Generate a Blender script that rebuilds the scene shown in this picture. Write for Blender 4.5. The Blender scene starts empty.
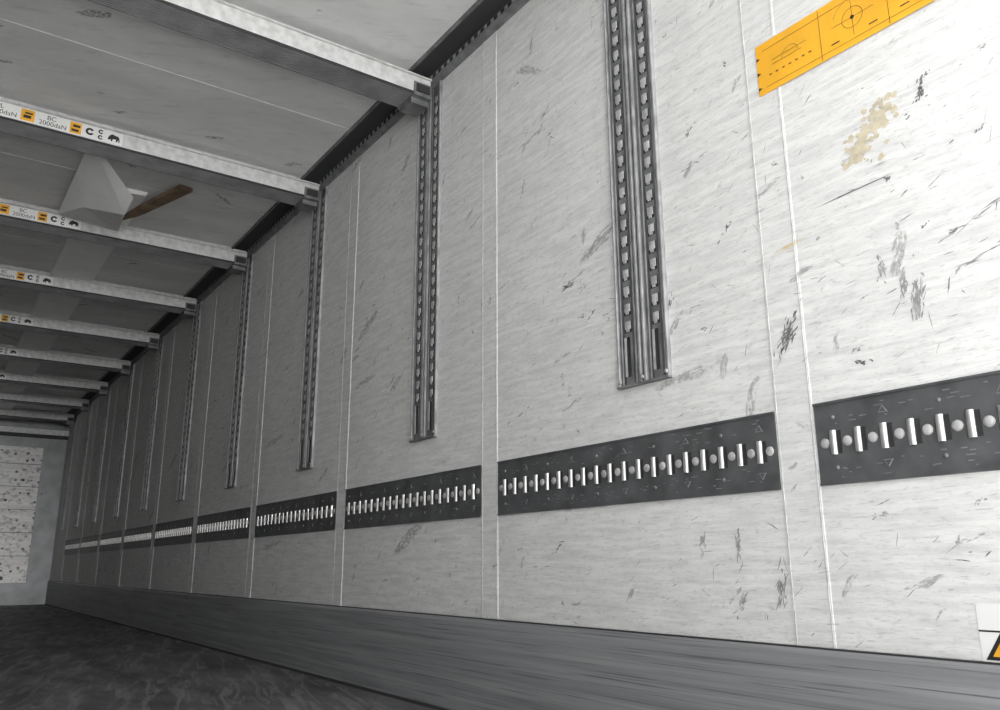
import bpy, math, random
import numpy as np
from mathutils import Matrix, Vector
random.seed(7)
XR,XL=1.53,-0.95
Y0,Y1=-0.3,12.7
ZF,ZC=-0.464,2.0
S=1.179          # bay pitch
ZK=-0.164        # top of kick plate
ZWT=1.958        # top of white panelling

# ---------------------------------------------------------------- materials
def newmat(n):
    m=bpy.data.materials.new(n); m.use_nodes=True
    nt=m.node_tree; b=nt.nodes['Principled BSDF']; return m,nt,b
def plain(n,c,r=.5,metal=0.,var=.0,scale=30):
    m,nt,b=newmat(n)
    b.inputs['Roughness'].default_value=r; b.inputs['Metallic'].default_value=metal
    if var>0:
        tc=nt.nodes.new('ShaderNodeTexCoord'); no=nt.nodes.new('ShaderNodeTexNoise'); no.inputs['Scale'].default_value=scale
        no.inputs['Detail'].default_value=5
        nt.links.new(tc.outputs['Object'],no.inputs['Vector'])
        r_=nt.nodes.new('ShaderNodeValToRGB'); nt.links.new(no.outputs['Fac'],r_.inputs['Fac'])
        r_.color_ramp.elements[0].position=.3; r_.color_ramp.elements[1].position=.7
        r_.color_ramp.elements[0].color=[x*(1-var) for x in c]+[1]; r_.color_ramp.elements[1].color=[min(1,x*(1+var)) for x in c]+[1]
        nt.links.new(r_.outputs['Color'],b.inputs['Base Color'])
    else: b.inputs['Base Color'].default_value=list(c)+[1]
    return m
class G:
    """small node graph helper"""
    def __init__(s,nt): s.nt=nt
    def n(s,t,**k):
        x=s.nt.nodes.new(t)
        for a,v in k.items(): setattr(x,a,v)
        return x
    def l(s,a,b): s.nt.links.new(a,b)
    def mapping(s,vec,rot=(0,0,0),scale=(1,1,1),loc=(0,0,0)):
        a=s.n('ShaderNodeMapping'); a.inputs['Rotation'].default_value=rot; a.inputs['Location'].default_value=loc; s.l(vec,a.inputs['Vector'])
        b=s.n('ShaderNodeMapping'); b.inputs['Scale'].default_value=scale; s.l(a.outputs[0],b.inputs['Vector']); return b.outputs[0]
    def noise(s,vec,scale,detail=4,rough=.55,dist=0):
        a=s.n('ShaderNodeTexNoise'); a.inputs['Scale'].default_value=scale; a.inputs['Detail'].default_value=detail
        a.inputs['Roughness'].default_value=rough; a.inputs['Distortion'].default_value=dist; s.l(vec,a.inputs['Vector']); return a.outputs['Fac']
    def voro(s,vec,scale):
        a=s.n('ShaderNodeTexVoronoi'); a.inputs['Scale'].default_value=scale; s.l(vec,a.inputs['Vector']); return a
    def ramp(s,f,p0,p1,c0=0,c1=1):
        a=s.n('ShaderNodeMapRange'); a.inputs[1].default_value=p0; a.inputs[2].default_value=p1; a.inputs[3].default_value=c0; a.inputs[4].default_value=c1
        s.l(f,a.inputs[0]); return a.outputs[0]
    def m(s,op,a,b=None,clamp=False):
        x=s.n('ShaderNodeMath',operation=op); x.use_clamp=clamp
        for i,q in enumerate((a,b)):
            if q is None: continue
            if isinstance(q,(int,float)): x.inputs[i].default_value=q
            else: s.l(q,x.inputs[i])
        return x.outputs[0]
    def mix(s,f,a,b):
        x=s.n('ShaderNodeMix',data_type='RGBA')
        if isinstance(f,(int,float)): x.inputs[0].default_value=f
        else: s.l(f,x.inputs[0])
        for i,q in ((6,a),(7,b)):
            if isinstance(q,tuple): x.inputs[i].default_value=q+(1,)
            else: s.l(q,x.inputs[i])
        return x.outputs[2]
def yz(g):
    geo=g.n('ShaderNodeNewGeometry'); sep=g.n('ShaderNodeSeparateXYZ'); g.l(geo.outputs['Position'],sep.inputs[0])
    cb=g.n('ShaderNodeCombineXYZ'); g.l(sep.outputs[1],cb.inputs[0]); g.l(sep.outputs[2],cb.inputs[1]); g.l(g.m('MULTIPLY',sep.outputs[0],3.0),cb.inputs[2])
    return cb.outputs[0],sep
def strokes(g,vec,rot,scale,st,thr,seed,dens):
    """sparse elongated scuff strokes, 0..1"""
    nv=g.n('ShaderNodeTexNoise'); nv.inputs['Scale'].default_value=18; nv.inputs['Detail'].default_value=3; g.l(vec,nv.inputs['Vector'])
    sub=g.n('ShaderNodeVectorMath',operation='SUBTRACT'); g.l(nv.outputs['Color'],sub.inputs[0]); sub.inputs[1].default_value=(.5,.5,.5)
    sc=g.n('ShaderNodeVectorMath',operation='SCALE'); g.l(sub.outputs[0],sc.inputs[0]); sc.inputs['Scale'].default_value=.035
    ad=g.n('ShaderNodeVectorMath',operation='ADD'); g.l(vec,ad.inputs[0]); g.l(sc.outputs[0],ad.inputs[1])
    v=g.mapping(ad.outputs[0],rot=(0,0,rot),scale=(1/st,1,1),loc=(seed,seed*1.7,0))
    vo=g.voro(v,scale)
    s2=g.n('ShaderNodeSeparateColor'); g.l(vo.outputs['Color'],s2.inputs[0])
    t=g.m('MULTIPLY',s2.outputs[0],thr)
    d=g.m('SUBTRACT',t,vo.outputs['Distance'])
    k=g.ramp(d,0,.03)
    on=g.m('GREATER_THAN',s2.outputs[1],1-dens)
    fine=g.ramp(g.noise(g.mapping(vec,rot=(0,0,rot),scale=(30,70,30)),2.0,4,.65),.40,.56)
    return g.m('MULTIPLY',g.m('MULTIPLY',k,on),fine)

def wall_mat(name='painted_plywood',darken=0.0):
    m,nt,b=newmat(name); g=G(nt); vec,sep=yz(g)
    n1=g.noise(g.mapping(vec,rot=(0,0,0),scale=(4.5,40,1)),1.5,7,.7)
    n2=g.noise(g.mapping(vec,rot=(0,0,.02),scale=(24,160,1)),1.5,5,.65)
    n3=g.noise(vec,2.6,6,.65)
    n5=g.noise(g.mapping(vec,scale=(14,20,1)),2.4,7,.75)
    base=g.mix(g.ramp(n1,.38,.60),(.62,.62,.615),(.76,.76,.75))
    base=g.mix(g.ramp(n2,.55,.70,0,.55),base,(.36,.36,.36))
    base=g.mix(g.ramp(n3,.50,.75,0,.3),base,(.52,.52,.52))
    base=g.mix(g.ramp(n5,.56,.70,0,.5),base,(.38,.38,.38))
    base=g.mix(g.ramp(n5,.42,.28,0,.5),base,(.85,.85,.845))
    s=None
    for (rot,scale,st,thr,seed,dens,st_) in [(.45,8,5,.22,3.1,.4,.6),(.75,13,4,.22,11.3,.35,.6),(.12,9,9,.16,5.7,.4,.5),(1.35,10,4,.2,8.8,.3,.55),(-.5,8,6,.14,1.9,.3,.5),(.3,26,7,.2,21.,.4,.55),(.9,24,5,.2,31.,.35,.55)]:
        k=g.m('MULTIPLY',strokes(g,vec,rot,scale,st,thr,seed,dens),st_)
        s=k if s is None else g.m('MAXIMUM',s,k)
    base=g.mix(s,base,(.12,.12,.12))
    if darken: base=g.mix(darken,base,(.12,.12,.12))  # even darkening of the paint, to weaken the light it bounces
    g.l(base,b.inputs['Base Color']); b.inputs['Roughness'].default_value=.65; b.inputs['Specular IOR Level'].default_value=.3
    bp=g.n('ShaderNodeBump'); bp.inputs['Strength'].default_value=.15; bp.inputs['Distance'].default_value=.003
    g.l(g.m('ADD',n1,g.m('MULTIPLY',n2,.6)),bp.inputs['Height']); g.l(bp.outputs[0],b.inputs['Normal'])
    return m
def kick_mat():
    m,nt,b=newmat('kick_plate_metal'); g=G(nt); vec,sep=yz(g)
    n1=g.noise(g.mapping(vec,rot=(0,0,0),scale=(.5,34,1)),1.6,6,.6)
    n2=g.noise(g.mapping(vec,rot=(0,0,0),scale=(1.4,150,1)),1.5,5,.6)
    n3=g.noise(g.mapping(vec,scale=(1,5,1)),2,3)
    base=g.mix(g.ramp(n1,.34,.64),(.20,.205,.212),(.31,.315,.322))
    base=g.mix(g.ramp(n2,.55,.67,0,.8),base,(.07,.07,.073))
    base=g.mix(g.ramp(n3,.5,.8,0,.35),base,(.33,.335,.34))
    g.l(base,b.inputs['Base Color']); b.inputs['Roughness'].default_value=.5; b.inputs['Metallic'].default_value=.05
    return m
def floor_mat():
    m,nt,b=newmat('anti_slip_floor'); g=G(nt)
    tc=g.n('ShaderNodeNewGeometry'); vec=tc.outputs['Position']
    n1=g.noise(g.mapping(vec,scale=(3,.9,1)),2.2,6,.6)
    n2=g.noise(g.mapping(vec,rot=(0,0,.25),scale=(14,1.6,1)),1.4,5,.6,1.)
    n3=g.noise(vec,120,2)
    base=g.mix(g.ramp(n1,.35,.65),(.055,.055,.057),(.17,.17,.173))
    base=g.mix(g.ramp(n2,.50,.64,0,.6),base,(.32,.32,.32))
    base=g.mix(g.ramp(n3,.5,.7,0,.5),base,(.03,.03,.03))
    g.l(base,b.inputs['Base Color']); b.inputs['Roughness'].default_value=.6; b.inputs['Specular IOR Level'].default_value=.3
    bp=g.n('ShaderNodeBump'); bp.inputs['Strength'].default_value=.3; bp.inputs['Distance'].default_value=.002; g.l(n3,bp.inputs['Height']); g.l(bp.outputs[0],b.inputs['Normal'])
    return m
def roof_mat(lo=(.60,.60,.595),hi=(.80,.80,.795)):
    m,nt,b=newmat('roof_sheet'); g=G(nt)
    tc=g.n('ShaderNodeNewGeometry'); vec=tc.outputs['Position']
    n1=g.noise(g.mapping(vec,rot=(0,0,.1),scale=(1,3,1)),1.6,6,.6)
    base=g.mix(g.ramp(n1,.3,.7),lo,hi)
    s=strokes(g,vec,.5,9,3,.22,2.2,.5)
    s=g.m('MAXIMUM',s,strokes(g,vec,-.7,8,5,.18,6.2,.5))
    n2=g.noise(g.mapping(vec,rot=(0,0,.5),scale=(3,12,1)),2,7,.7)
    base=g.mix(g.ramp(n2,.54,.72,0,.45),base,(.34,.34,.34))
    base=g.mix(g.m('MULTIPLY',s,.75),base,(.08,.08,.08))
    g.l(base,b.inputs['Base Color']); b.inputs['Roughness'].default_value=.55
    bp=g.n('ShaderNodeBump'); bp.inputs['Strength'].default_value=.35; bp.inputs['Distance'].default_value=.02; g.l(n1,bp.inputs['Height']); g.l(bp.outputs[0],b.inputs['Normal'])
    return m
def bulk_mat():
    m,nt,b=newmat('bulkhead_panel_paint'); g=G(nt)
    tc=g.n('ShaderNodeNewGeometry'); vec=tc.outputs['Position']
    n1=g.noise(g.mapping(vec,scale=(1.5,1,22)),1.6,6,.6)
    base=g.mix(g.ramp(n1,.3,.7),(.58,.565,.55),(.80,.79,.78))
    n2=g.noise(g.mapping(vec,scale=(12,1,15)),1.4,5,.65)
    base=g.mix(g.ramp(n2,.52,.66,0,.7),base,(.12,.115,.11))
    g.l(base,b.inputs['Base Color']); b.inputs['Roughness'].default_value=.6
    return m
M_wall=wall_mat(); M_wallL=wall_mat('darkened_plywood',.6); M_kick=kick_mat(); M_floor=floor_mat(); M_roof=roof_mat(); M_bulk=bulk_mat()  # left wall, out of view, coloured darker to cut bounce light far inside
M_strip=plain('roof_strip_paint',(.93,.93,.92),.6,0,.05,8)
M_rib=plain('seam_grey',(.42,.42,.415),.7,0,.4,25)
M_plate=plain('rail_dark_steel',(.08,.082,.085),.5,.0,.35,14)
M_track=plain('track_steel',(.17,.172,.176),.5,.1,.35,20)
M_tlight=plain('track_ridge_steel',(.29,.29,.295),.5,.15,.3,25)
M_emb=plain('embossed_steel',(.19,.19,.195),.5,.1,.3,25)
M_silver=plain('bare_aluminium',(.60,.60,.59),.32,.7,.15,30)
M_dome=plain('dome_steel',(.44,.44,.44),.5,.15,.25,40)
M_black=plain('black_slot',(.02,.02,.021),.7)
M_dark=plain('dark_gasket',(.03,.03,.032),.7)
M_beam=plain('beam_white_paint',(.60,.60,.595),.6,0,.2,30)
M_beamu=plain('beam_ribbed_aluminium',(.18,.18,.183),.5,.1,.3,9)
M_frame=plain('bulkhead_frame',(.22,.225,.23),.5,.2,.2,6)
M_yel=plain('sticker_yellow',(.82,.41,.022),.5,0,.12,9)
M_wht=plain('sticker_white',(.80,.80,.79),.4)
M_ink=plain('sticker_ink',(.02,.02,.02),.5)
M_wood=plain('weathered_wood',(.15,.10,.065),.7,0,.55,14)
M_res=plain('glue_residue',(.56,.50,.37),.8,0,.2,40)
M_ora=plain('orange_smear',(.66,.52,.30),.7,0,.15,40)
M_scuff=plain('scuff_black',(.16,.16,.16),.7,0,.5,60)
M_scuff2=plain('scuff_grey',(.32,.32,.32),.7,0,.4,60)
M_conc=plain('yard_concrete',(.66,.66,.65),.9,0,.1,3)

# ---------------------------------------------------------------- mesh builder
class MB:
    def __init__(s): s.v=[];s.f=[];s.mi=[];s.mats=[]
    def mat(s,m):
        if m not in s.mats: s.mats.append(m)
        return s.mats.index(m)
    def face(s,pts,m):
        i=len(s.v); s.v+=list(pts); s.f.append(list(range(i,i+len(pts)))); s.mi.append(s.mat(m))
    def box(s,x0,x1,y0,y1,z0,z1,m,front=None):
        i=len(s.v); s.v+=[(x,y,z) for x in (x0,x1) for y in (y0,y1) for z in (z0,z1)]
        for q in ((0,1,3,2),(4,6,7,5),(0,4,5,1),(2,3,7,6),(0,2,6,4),(1,5,7,3)):
            s.f.append([i+k for k in q]); s.mi.append(s.mat(m))
    def prism(s,prof,axis,a0,a1,ms):
        """prof: list of 2-D pts, extruded along axis; ms: material or per-side list"""
        def P(p,a): return {'x':(a,p[0],p[1]),'y':(p[0],a,p[1]),'z':(p[0],p[1],a)}[axis]
        n=len(prof); i=len(s.v); s.v+=[P(p,a0) for p in prof]+[P(p,a1) for p in prof]
        for k in range(n):
            s.f.append([i+k,i+(k+1)%n,i+n+(k+1)%n,i+n+k]); s.mi.append(s.mat(ms[k] if isinstance(ms,list) else ms))
        m0=ms[0] if isinstance(ms,list) else ms
        s.f.append([i+k for k in range(n)][::-1]); s.mi.append(s.mat(m0))
        s.f.append([i+n+k for k in range(n)]); s.mi.append(s.mat(m0))
    def dome(s,y,z,r,h,m,x=0,seg=12):
        """dome on the wall plane x, pointing -x"""
        i=len(s.v); rings=[(1,0),(.85,.55),(.5,.87)]
        for rr,hh in rings:
            for k in range(seg):
                a=2*math.pi*k/seg; s.v.append((x-h*hh,y+r*rr*math.cos(a),z+r*rr*math.sin(a)))
        s.v.append((x-h,y,z)); c=s.mat(m)
        for q in range(2):
            for k in range(seg):
                s.f.append([i+q*seg+k,i+q*seg+(k+1)%seg,i+(q+1)*seg+(k+1)%seg,i+(q+1)*seg+k]); s.mi.append(c)
        for k in range(seg): s.f.append([i+2*seg+k,i+2*seg+(k+1)%seg,i+3*seg]); s.mi.append(c)
    def ring(s,x,y,z,r0,r1,m,seg=20,a0=0,a1=2*math.pi):
        for k in range(seg):
            a=a0+(a1-a0)*k/seg; b=a0+(a1-a0)*(k+1)/seg
            s.face([(x,y+r0*math.cos(a),z+r0*math.sin(a)),(x,y+r1*math.cos(a),z+r1*math.sin(a)),(x,y+r1*math.cos(b),z+r1*math.sin(b)),(x,y+r0*math.cos(b),z+r0*math.sin(b))],m)
    def mesh(s,name,smooth=False):
        me=bpy.data.meshes.new(name); me.from_pydata(s.v,[],s.f)
        for m in s.mats: me.materials.append(m)
        me.polygons.foreach_set('material_index',s.mi); me.update()
        import bmesh
        bm=bmesh.new(); bm.from_mesh(me); bmesh.ops.recalc_face_normals(bm,faces=bm.faces); bm.to_mesh(me); bm.free()
        if smooth: me.polygons.foreach_set('use_smooth',[True]*len(me.polygons))
        return me
def obj(name,me,loc=(0,0,0),rz=0,parent=None):
    o=bpy.data.objects.new(name,me); o.location=loc; o.rotation_euler=(0,0,rz); bpy.context.collection.objects.link(o)
    if parent: o.parent=parent
    return o
def quick(name,fn,**k):
    b=MB(); fn(b); return obj(name,b.mesh(name),**k)

# ---------------------------------------------------------------- shell
WR=quick('wall_right',lambda b:b.box(XR,XR+.04,Y0,Y1+.04,ZF-.05,ZC+.06,M_wall))
WL=quick('wall_left',lambda b:b.box(XL-.04,XL,Y0,Y1+.04,ZF-.05,ZC+.06,M_wallL))
quick('floor',lambda b:b.box(XL,XR,Y0,Y1,ZF-.06,ZF,M_floor))
def ceil(b):
    b.box(XL,XR,Y0,Y1,ZC,ZC+.05,M_roof)
    for i in range(-2,10):
        y=2.648+S*i+.60
        if y>Y1-.1: continue
        b.box(XL+.08,XR-.12,y,y+.012,ZC-.002,ZC,M_roof)
    b.prism([(.50,ZC),(.51,ZC-.022),(.64,ZC-.030),(.77,ZC-.022),(.78,ZC)],'y',4.5,Y1-.1,M_strip)
quick('ceiling',ceil)
quick('wall_front',lambda b:b.box(XL,XR,Y1,Y1+.04,ZF-.05,ZC+.05,M_frame))
def bpanel(b):
    x0,x1=-.67,1.25; F=Y1-.004
    b.box(x0,x1,Y1-.034,F,-.185,1.585,M_bulk)
    b.box(x1,x1+.04,Y1-.05,F,-.30,1.66,M_frame); b.box(x0-.04,x0,Y1-.05,F,-.30,1.66,M_frame)
    b.box(x0,x1,Y1-.05,F,1.585,1.66,M_frame); b.box(x0-.04,x1+.04,Y1-.06,F,-.30,-.185,M_frame)
    for z in (.15,.45,.75,1.05,1.35):
        b.box(x0,x1,Y1-.036,Y1-.034,z,z+.006,M_dark)
    rr=random.Random(3)
    for z in (-.12,-.02,.08,.25,.36,.52,.62,.72,.85,.95,1.15,1.25,1.42,1.5):
        for k in range(20):
            if rr.random()<.4: continue
            x=x0+.06+k*.098+rr.uniform(-.03,.03); zz=z+rr.uniform(-.03,.03); r=rr.uniform(.008,.026)
            n=7; b.face([(x+r*rr.uniform(.7,1.3)*math.cos(6.283*q/n),Y1-.037,zz+r*rr.uniform(.6,1.2)*math.sin(6.283*q/n)) for q in range(n)],M_scuff if rr.random()<.6 else M_ink)
quick('front_bulkhead_panel',bpanel)
quick('front_header_beam',lambda b:(b.box(XL+.002,XR-.002,Y1-.10,Y1-.004,1.76,1.83,M_beam),b.box(XL+.002,XR-.002,Y1-.09,Y1-.004,1.72,1.76,M_dark)))
def kick(b,s):
    b.prism([(0,ZF),(-.018*s,ZF),(-.018*s,ZK-.012),(-.012*s,ZK),(0,ZK)],'y',Y0,Y1,M_kick)
    b.prism([(-.018*s,ZF),(-.024*s,ZF),(-.018*s,ZF+.010)],'y',Y0,Y1,M_dark)
    b.box(min(-.013*s,0),max(-.013*s,0),Y0,Y1,ZK,ZK+.003,M_dark)
b_=MB(); kick(b_,1); obj('baseboard_right',b_.mesh('baseboard'),(XR,0,0))
b_=MB(); kick(b_,-1); obj('baseboard_left',b_.mesh('baseboard_l'),(XL,0,0))

# ceiling side rails (perforated) ------------------------------------------------
def siderail(b):
    L=Y1-Y0
    b.prism([(0,ZWT),(-.012,ZWT),(-.03,ZWT+.012),(-.03,ZC),(0,ZC)],'y',0,L,M_track)
    b.box(-.115,-.03,0,L,ZC-.006,ZC,M_dark)
    b.box(-.125,-.115,0,L,ZC-.012,ZC,M_track)
    y=.03
    while y<L-.05:
        b.box(-.0315,-.03,y,y+.020,ZWT+.016,ZWT+.032,M_black)
        b.box(-.0315,-.03,y+.022,y+.036,ZWT+.018,ZWT+.030,M_dome)
        y+=.045
b_=MB(); siderail(b_); me=b_.mesh('side_rail')
obj('trim_ceiling_right',me,(XR,Y0,0)); obj('trim_ceiling_left',me,(XL,Y1,0),math.pi)

# wall joint strips --------------------------------------------------------------
def joint(b):
    z0,z1=ZK,ZWT
    b.box(-.0015,0,-.092,.002,z0,z1,M_wall)
    for y in (-.089,-.004):
        b.prism([(0,y),(-.0022,y+.0006),(-.0028,y+.0016),(-.0022,y+.0026),(0,y+.0032)],'z',z0,z1,M_rib)
b_=MB(); joint(b_); mej=b_.mesh('panel_joint_strip')
# vertical load tracks -----------------------------------------------------------
def track(b):
    w=.095; z0=.466; z1=ZWT-.002
    b.box(-.004,0,-w,w,z0,z1,M_track)
    for a,c,h,mm in ((-w,-w+.008,.012,M_tlight),(w-.008,w,.012,M_tlight),(-.014,-.004,.012,M_tlight),(.004,.014,.012,M_tlight),(-.082,-.076,.008,M_track),(.076,.082,.008,M_track),(-.030,-.024,.008,M_track),(.024,.030,.008,M_track)):
        b.prism([(0,a),(-h+.002,a),(-h,a+.002),(-h,c-.002),(-h+.002,c),(0,c)],'z',z0+.006,z1,mm)
    b.box(-.0042,-.004,-.004,.004,z0+.01,z1,M_black)
    for a,c in ((-.076,-.068),(-.038,-.030),(.030,.038),(.068,.076)):
        b.box(-.0043,-.004,a,c,z0+.01,z1,M_plate)
    for yc in (-.053,.053):
        z=z0+.16
        b.box(-.007,-.004,yc-.006,yc+.006,z0+.03,z0+.14,M_black)
        b.box(-.0085,-.004,yc+.006,yc+.014,z0+.03,z0+.14,M_dome)
        while z<z1-.05:
            b.box(-.0046,-.004,yc-.014,yc+.014,z-.006,z+.025,M_black)
            b.prism([(0,yc-.012),(-.007,yc-.010),(-.0085,yc-.004),(-.0085,yc+.004),(-.007,yc+.010),(0,yc+.012)],'z',z+.003,z+.025,M_dome)
            b.box(-.008,-.004,yc-.005,yc+.005,z-.005,z+.003,M_dome)
            z+=.05
    b.box(-.016,0,-w,w,z0,z0+.006,M_track)
    for y in (-.085,0,.085): b.dome(y,z0+.018,.006,.004,M_silver,x=-.012,seg=8)
b_=MB(); track(b_); met=b_.mesh('load_track')
# horizontal lashing rail ---------------------------------------------------------
ZT,ZB=.331,.1585
def lash(b):
    y0,y1=.004,S-.096; zc=(ZT+ZB)/2
    b.box(-.003,0,y0,y1,ZB,ZT,M_plate)
    for a,c in ((ZB,ZB+.005),(ZT-.005,ZT)): b.box(-.006,-.003,y0,y1,a,c,M_plate)
    n=19; p=(y1-y0-.03)/n
    for k in range(n):
        y=y0+.015+p*(k+.5)
        b.box(-.0034,-.003,y-.015,y+.006,zc-.024,zc+.024,M_black)
        pts=[(-.003-.0065*math.sin(math.pi*t/8),y+.003-.0075*math.cos(math.pi*t/8)) for t in range(9)]
        b.prism(pts,'z',zc-.025,zc+.025,M_silver)
    for k in range(n+1):
        y=y0+.015+p*k
        if k in (0,n): y+= .004 if k==0 else -.004
        b.dome(y,zc,.0108,.0045,M_dome,x=-.003)
    for k in range(0,n,2):
        y=y0+.015+p*(k+.5)
        for sgn in (1,-1):
            z=zc+sgn*.052
            if (k//2)%2==0:
                b.prism([(y-.010,z-.006*sgn),(y+.010,z-.006*sgn),(y,z+.009*sgn)],'x',-.0048,-.003,M_emb)
                b.prism([(y-.007,z-.0042*sgn),(y+.007,z-.0042*sgn),(y,z+.006*sgn)],'x',-.0050,-.0048,M_plate)
            else:
                b.dome(y,z,.0045,.003,M_emb,x=-.003,seg=8)
    for k in range(110):
        y=random.uniform(y0+.03,y1-.04); z=zc+random.choice((-1,1))*random.uniform(.034,.074)
        b.box(-.0034,-.003,y,y+random.uniform(.004,.018),z,z+.002,M_emb)
b_=MB(); lash(b_); mel=b_.mesh('lashing_rail')
for i in range(-1,10):
    yj=1.12+S*i
    if yj<Y1: obj('panel_joint_strip',mej,(XR,yj,0)); obj('panel_joint_strip',mej,(XL,yj-.09,0),math.pi)
    if yj+S-.09<Y1:
        obj('lashing_rail',mel,(XR,yj,0)); obj('lashing_rail',mel,(XL,yj+S-.09,0),math.pi)
for i in range(0,10):
    ys=1.516+S*i
    if ys<Y1-.1:
        obj('load_track',met,(XR,ys,0)); obj('load_track',met,(XL,ys,0),math.pi)

# scuffs: paint-deep gouges and rubber marks lying on the panels -----------------------
rs=random.Random(11)
LAY=[0]
def sliver(b,x,y,z,L,w,ang,m):
    LAY[0]=(LAY[0]+1)%60; x=x-math.copysign(LAY[0]*.000008,x)
    dy,dz=-math.cos(ang),math.sin(ang); n=5; top=[];bot=[]
    for k in range(n+1):
        t=k/n-.5; ww=w*.5*(1-(2*t)**2)**.5*rs.uniform(.4,1.3) if 0<k<n else 0
        off=rs.uniform(-.3,.3)*w
        cy,cz=y+dy*L*t,z+dz*L*t
        top.append((x,cy-dz*(ww+off),cz+dy*(ww+off)*1.0)); 
        if 0<k<n: bot.append((x,cy-dz*(off-ww),cz+dy*(off-ww)))
    b.face(top+bot[::-1],m)
def mark(b,x,y,z,L,w,ang,n,m):
    dy,dz=-math.cos(ang),math.sin(ang)
    for k in range(n):
        a=max(-.55,min(.55,rs.gauss(0,.26)))*L; c=rs.gauss(0,.3)*w
        sliver(b,x,y+dy*a-dz*c,z+dz*a+dy*c,rs.uniform(.10,.38)*L,rs.uniform(.0015,.0045),ang+rs.gauss(0,.3),m)
def jx(y):   # distance of surface from the wall plane (joint strips stand proud)
    q=(y-1.12)%S
    return .0018 if (q>S-.098 or q<.008) else .0004
def blocked(y,z):
    q=(y-1.516+S/2)%S-S/2
    if abs(q)<.115 and z>.44: return True
    return ZB-.03<z<ZT+.03
def scuffs(b,sgn,X):
    R_=lambda y:X-sgn*jx(y)
    if sgn>0:
        big=[(1.073,.497,.09,.026,1.15,55,M_scuff),(.776,.497,.09,.02,1.45,50,M_scuff2),(.798,.545,.06,.014,1.5,28,M_scuff2),(.840,.579,.05,.016,1.5,26,M_scuff2),
             (.712,.928,.05,.012,1.3,18,M_scuff),(.73,.90,.05,.02,.5,6,M_scuff),(1.817,.831,.10,.016,.25,20,M_scuff),(1.76,.80,.05,.02,.9,6,M_scuff2),(1.356,.046,.07,.016,1.35,12,M_scuff2),
             (1.253,.045,.06,.014,1.5,30,M_scuff2),(1.254,-.082,.07,.02,.9,16,M_scuff2),(1.145,-.052,.10,.02,1.35,30,M_scuff2),(1.893,.058,.07,.006,.7,8,M_scuff),
             (1.308,1.117,.05,.01,.6,10,M_scuff),(1.30,1.02,.09,.01,.2,6,M_scuff2),(.66,.62,.16,.006,.35,9,M_scuff2),(.62,.56,.14,.006,.3,9,M_scuff2),(1.42,.66,.07,.012,.9,12,M_scuff),
             (.90,.40,.05,.01,-.3,8,M_scuff),(2.05,1.25,.06,.012,1.2,12,M_scuff2),(1.95,1.42,.05,.01,.9,10,M_scuff2),(2.25,.9,.05,.01,1.3,10,M_scuff),(1.22,.80,.06,.012,.8,10,M_scuff)]
        for (y,z,L,w,a,n,m) in big: mark(b,R_(y),y,z,L,w,a,n,m)
        sliver(b,R_(.88),.885,.768,.20,.003,.05,M_scuff); sliver(b,R_(.80),.800,.764,.014,.010,.3,M_scuff)
        for k in range(130):
            t=rs.random(); y=.785+.085*t+rs.gauss(0,.016); z=.930-.095*t+rs.gauss(0,.013); r=rs.uniform(.003,.009)
            b.face([(R_(y)-k*.00001,y+r*rs.uniform(.5,1.4)*math.cos(6.283*q/9),z+r*rs.uniform(.4,1.2)*math.sin(6.283*q/9)) for q in range(9)],M_res)
        for k in range(6): sliver(b,R_(1.04),1.04+rs.gauss(0,.02),.701+rs.gauss(0,.004),.05,.002,.15,M_ora)
    for k in range(3000):
        y=.3+ (rs.random()**1.5)*12; z=rs.uniform(ZK+.01,ZWT-.03)
        if blocked(y,z): continue
        t=rs.random()
        if t<.55:   a=rs.gauss(.5,.3)
        elif t<.8:  a=rs.gauss(.05,.1)
        elif t<.93: a=rs.gauss(1.35,.2)
        else:       a=rs.gauss(-.6,.3)
        m=M_scuff if rs.random()<.4 else M_scuff2
        if rs.random()<.87: sliver(b,R_(y),y,z,rs.uniform(.005,.04),rs.uniform(.0008,.0022),a,m)
        else: mark(b,R_(y),y,z,rs.uniform(.015,.04),rs.uniform(.005,.011),a,rs.randint(5,12),m)
quick('scuff_marks',lambda b:scuffs(b,1,XR),parent=WR)
quick('scuff_marks_l',lambda b:scuffs(b,-1,XL),parent=WL)

# roof beams ------------------------------------------------------------------------
def beam(b):
    H=.085; D=.135
    prof=[(0,H)]; ms=[M_beam]
    prof+=[(0,.010),(.004,.006),(.004,.0)]; ms+=[M_dark,M_dark]
    ms.append(M_beamu)
    y=.008
    while y<D-.01:
        prof+=[(y,0),(y+.002,.006),(y+.006,.006),(y+.008,0)]; ms+=[M_beamu,M_dark,M_beamu,M_beamu]
        y+=.0125
    prof+=[(D,0),(D,H)]; ms+=[M_beamu,M_beamu]
    while len(ms)<len(prof): ms.append(M_beamu)
    b.prism(prof,'x',XL+.03,XR-.03,ms)
    b.box(XL+.03,XR-.03,-.012,0,H-.006,H+.0,M_beam)
    b.box(XL+.03,XR-.03,.03,D-.03,H,ZC-1.885,M_beam)
    for x0,x1,sx in ((XR-.11,XR-.03,1),(XL+.03,XL+.11,-1)):
        b.box(x0,x1,-.006,D+.006,-.006,.055,M_track)
        b.box(x0+.01,x1-.01,-.012,-.006,.01,.045,M_dark)
        b.box(x0,x1,.02,D-.02,-.03,-.006,M_track)
b_=MB(); beam(b_); meb=b_.mesh('roof_crossbeam')
def text(s,size):
    c=bpy.data.curves.new('t','FONT'); c.body=s; c.size=size; c.align_x='LEFT'
    o=bpy.data.objects.new('t',c); bpy.context.collection.objects.link(o)
    dg=bpy.context.evaluated_depsgraph_get(); me=bpy.data.meshes.new_from_object(o.evaluated_get(dg)); bpy.data.objects.remove(o); return me
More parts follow.
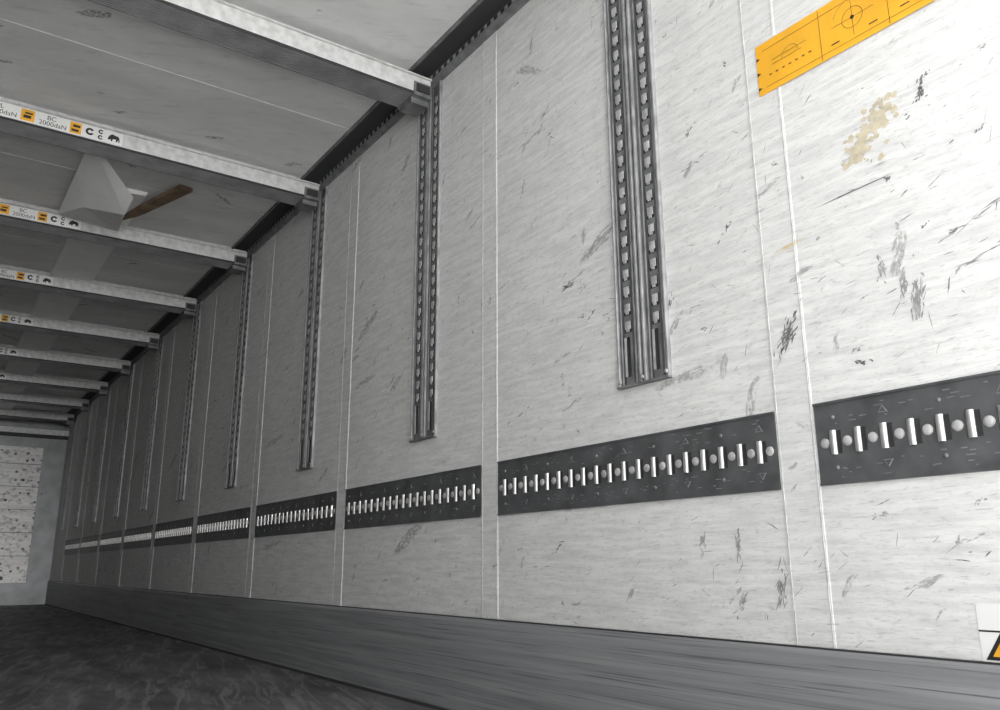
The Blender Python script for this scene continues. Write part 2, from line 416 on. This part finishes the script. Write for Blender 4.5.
def label(b):
    y=-.0015
    def r(x0,x1,z0,z1,m,d=0): b.box(x0,x1,y-d,0,z0,z1,m)
    r(-.60,.53,.014,.074,M_wht)
    def addtext(s,size,x,z):
        me=text(s,size)
        for p in me.polygons: b.face([(x+me.vertices[k].co.x,y-.001,z+me.vertices[k].co.y) for k in p.vertices],M_ink)
        bpy.data.meshes.remove(me)
    for x in (-.58,-.01):
        addtext('PL',.030,x+.03,.047); addtext('1000daN',.030,x,.020)
        r(x+.125,x+.178,.017,.071,M_yel,.0005); r(x+.135,x+.165,.03,.044,M_ink,.001); r(x+.14,x+.17,.05,.058,M_ink,.001)
        addtext('BC',.030,x+.225,.047); addtext('2000daN',.030,x+.195,.020)
        r(x+.318,x+.365,.017,.071,M_yel,.0005); r(x+.325,x+.355,.026,.038,M_ink,.001); r(x+.33,x+.36,.048,.06,M_ink,.001)
        for cx,cz in ((x+.40,.045),(x+.445,.058),(x+.445,.03)):
            R=.018 if cx<x+.42 else .011
            for k in range(14):
                a=.5+5.3*k/14; a2=.5+5.3*(k+1)/14
                b.face([(cx+R*math.cos(a),y-.001,cz+R*math.sin(a)),(cx+R*math.cos(a2),y-.001,cz+R*math.sin(a2)),(cx+R*.45*math.cos(a2),y-.001,cz+R*.45*math.sin(a2)),(cx+R*.45*math.cos(a),y-.001,cz+R*.45*math.sin(a))],M_ink)
        bis=[(0,.012),(.004,.024),(.010,.034),(.020,.040),(.030,.036),(.044,.034),(.050,.024),(.052,.006),(.047,.006),(.046,.018),(.040,.006),(.035,.006),(.036,.018),(.022,.016),(.020,.004),(.015,.004),(.014,.014),(.006,.008)]
        b.face([(x+.475+p[0]*1.0,y-.001,.021+p[1]) for p in bis],M_ink)
b_=MB(); label(b_); melab=b_.mesh('load_rating_label')
for i in range(-2,9):
    yb=2.648+S*i
    if yb<Y0+.02: continue
    o=obj('roof_crossbeam',meb,(0,yb,1.885))
    if i>=1 or i<0: obj('rating_label',melab,(0,0,0),0,o)

# torn flap and wood piece -----------------------------------------------------------
def flap(b):
    # liner torn loose: front edge hangs down and faces the open doors
    A=(.42,4.02,ZC-.008);C=(.668,4.24,1.835);D=(.665,4.42,1.808);E=(.72,4.97,1.92);F=(.40,4.97,1.95);M=(.49,4.66,1.90)
    for t in ((A,C,D),(A,D,M),(D,E,M),(E,F,M),(F,A,M)):
        b.face(t,M_strip); b.face([(x,y,z+.005) for x,y,z in t],M_strip)
quick('torn_roof_flap',flap)
def stick(b):
    A=Vector((.70,4.76,ZC-.09)); B=Vector((.93,4.27,ZC-.02)); d=(B-A).normalized(); s=Vector((0,0,1)).cross(d).normalized()
    L=(B-A).length; i=len(b.v); c=b.mat(M_wood)
    # flat batten with a splintered, slanting tip and a sawn end
    out=[(0,-.014),(.10,.0),(.22,.020),(.34,.026),(1.0,.038),(.97,-.034),(.5,-.034),(.30,-.029),(.12,-.021)]
    n=len(out)
    for h in (-.011,.011):
        for t,q in out: b.v.append(tuple(A+d*L*t+s*q+Vector((0,0,h))))
    b.f.append([i+k for k in range(n)][::-1]); b.mi.append(c)
    b.f.append([i+n+k for k in range(n)]); b.mi.append(c)
    for k in range(n): b.f.append([i+k,i+(k+1)%n,i+n+(k+1)%n,i+n+k]); b.mi.append(c)
quick('broken_wooden_batten',stick)

# stickers on wall ---------------------------------------------------------------------
def sticker(b):
    x=XR-.0042; y0,y1=.30,1.083; z0,z1=1.097,1.233
    b.box(x,XR-.0035,y0,y1,z0,z1,M_yel); e=x-.0006
    def ln(ya,za,yb,zb,w=.0022,m=M_ink):
        d=Vector((yb-ya,zb-za)); n=Vector((-d.y,d.x)).normalized()*w/2
        b.face([(e,ya+n.x,za+n.y),(e,yb+n.x,zb+n.y),(e,yb-n.x,zb-n.y),(e,ya-n.x,za-n.y)],m)
    for k,yc in enumerate((.83,.67,.51)):
        b.ring(e,yc,1.165,.024,.0250,M_ink); b.ring(e,yc,1.165,0,.005,M_ink,10)
        ln(yc-.05,1.165,yc+.05,1.165,.001); ln(yc,1.12,yc,1.21,.001)
        ln(yc+.08,1.10,yc+.08,1.23,.0012)
        b.ring(e,yc,1.165,.048,.0487,M_ink,24,.4,2.6)
        for s_ in (-1,1): ln(yc+s_*.035,1.125,yc+s_*.055,1.125,.003)
    b.ring(e,.99,1.165,.022,.0228,M_ink,16,0,3.14)
    ln(1.065,1.212,.33,1.212,.001); ln(1.06,1.112,.33,1.112,.001)
    for k in range(7): ln(1.05-.018*k,1.14,1.043-.018*k,1.14,.003)
    ln(1.04,1.175,.945,1.175,.001); ln(1.04,1.163,.96,1.163,.001)
    for z in (1.11,1.15,1.19): b.face([(e,1.083,z),(e,1.072,z+.005),(e,1.083,z+.010)],M_ink)
quick('yellow_instruction_sticker',sticker)
def warn(b):
    x=XR-.0012; e=x-.0006
    b.box(x,XR,.50,.748,-.110,-.066,M_wht); b.box(x,XR,.50,.748,-.162,-.112,M_wht)
    b.box(e,x,.50,.748,-.1125,-.1095,M_ink)
    b.face([(e,.742,-.158),(e,.540,-.158),(e,.641,.0)],M_ink)
    f=e-.0004
    b.face([(f,.730,-.152),(f,.552,-.152),(f,.641,-.013)],M_yel)
quick('warning_triangle_sticker',warn)
quick('ground',lambda b:b.box(-25,25,-30,30,-1.7,-1.6,M_conc))

# camera -----------------------------------------------------------------------------------
Mr=np.array([[.82063,-.57144,-.00397],[.13975,.20742,-.96822],[.5541,.794,.25008]])
cam=bpy.data.cameras.new('camera'); co=bpy.data.objects.new('camera',cam); bpy.context.collection.objects.link(co)
X=Vector(Mr[0]).normalized(); Z=-Vector(Mr[2]).normalized(); Yv=Z.cross(X).normalized()
co.matrix_world=Matrix((( X.x,Yv.x,Z.x,0),(X.y,Yv.y,Z.y,0),(X.z,Yv.z,Z.z,0),(0,0,0,1)))
cam.lens=817.7/1000*36; cam.sensor_width=36; cam.sensor_fit='HORIZONTAL'; cam.clip_start=.02; cam.clip_end=200
bpy.context.scene.camera=co
# light ------------------------------------------------------------------------------------
w=bpy.data.worlds.new('sky'); bpy.context.scene.world=w; w.use_nodes=True
w.node_tree.nodes['Background'].inputs[0].default_value=(1,1,.995,1); w.node_tree.nodes['Background'].inputs[1].default_value=3.9
def sun(n,e,ang,frm):
    sd=bpy.data.lights.new(n,'SUN'); sd.energy=e; sd.angle=math.radians(ang); so=bpy.data.objects.new(n,sd); bpy.context.collection.objects.link(so)
    so.rotation_euler=Vector(frm).to_track_quat('Z','Y').to_euler()
sun('sun',15,3,(-.1,-.36,.93))
sun('low_fill_sun',1.9,16,(.0,-1,.05))  # added second sun, a level fill for front panel and beam faces
try: bpy.context.scene.view_settings.view_transform='Standard'
except Exception: pass
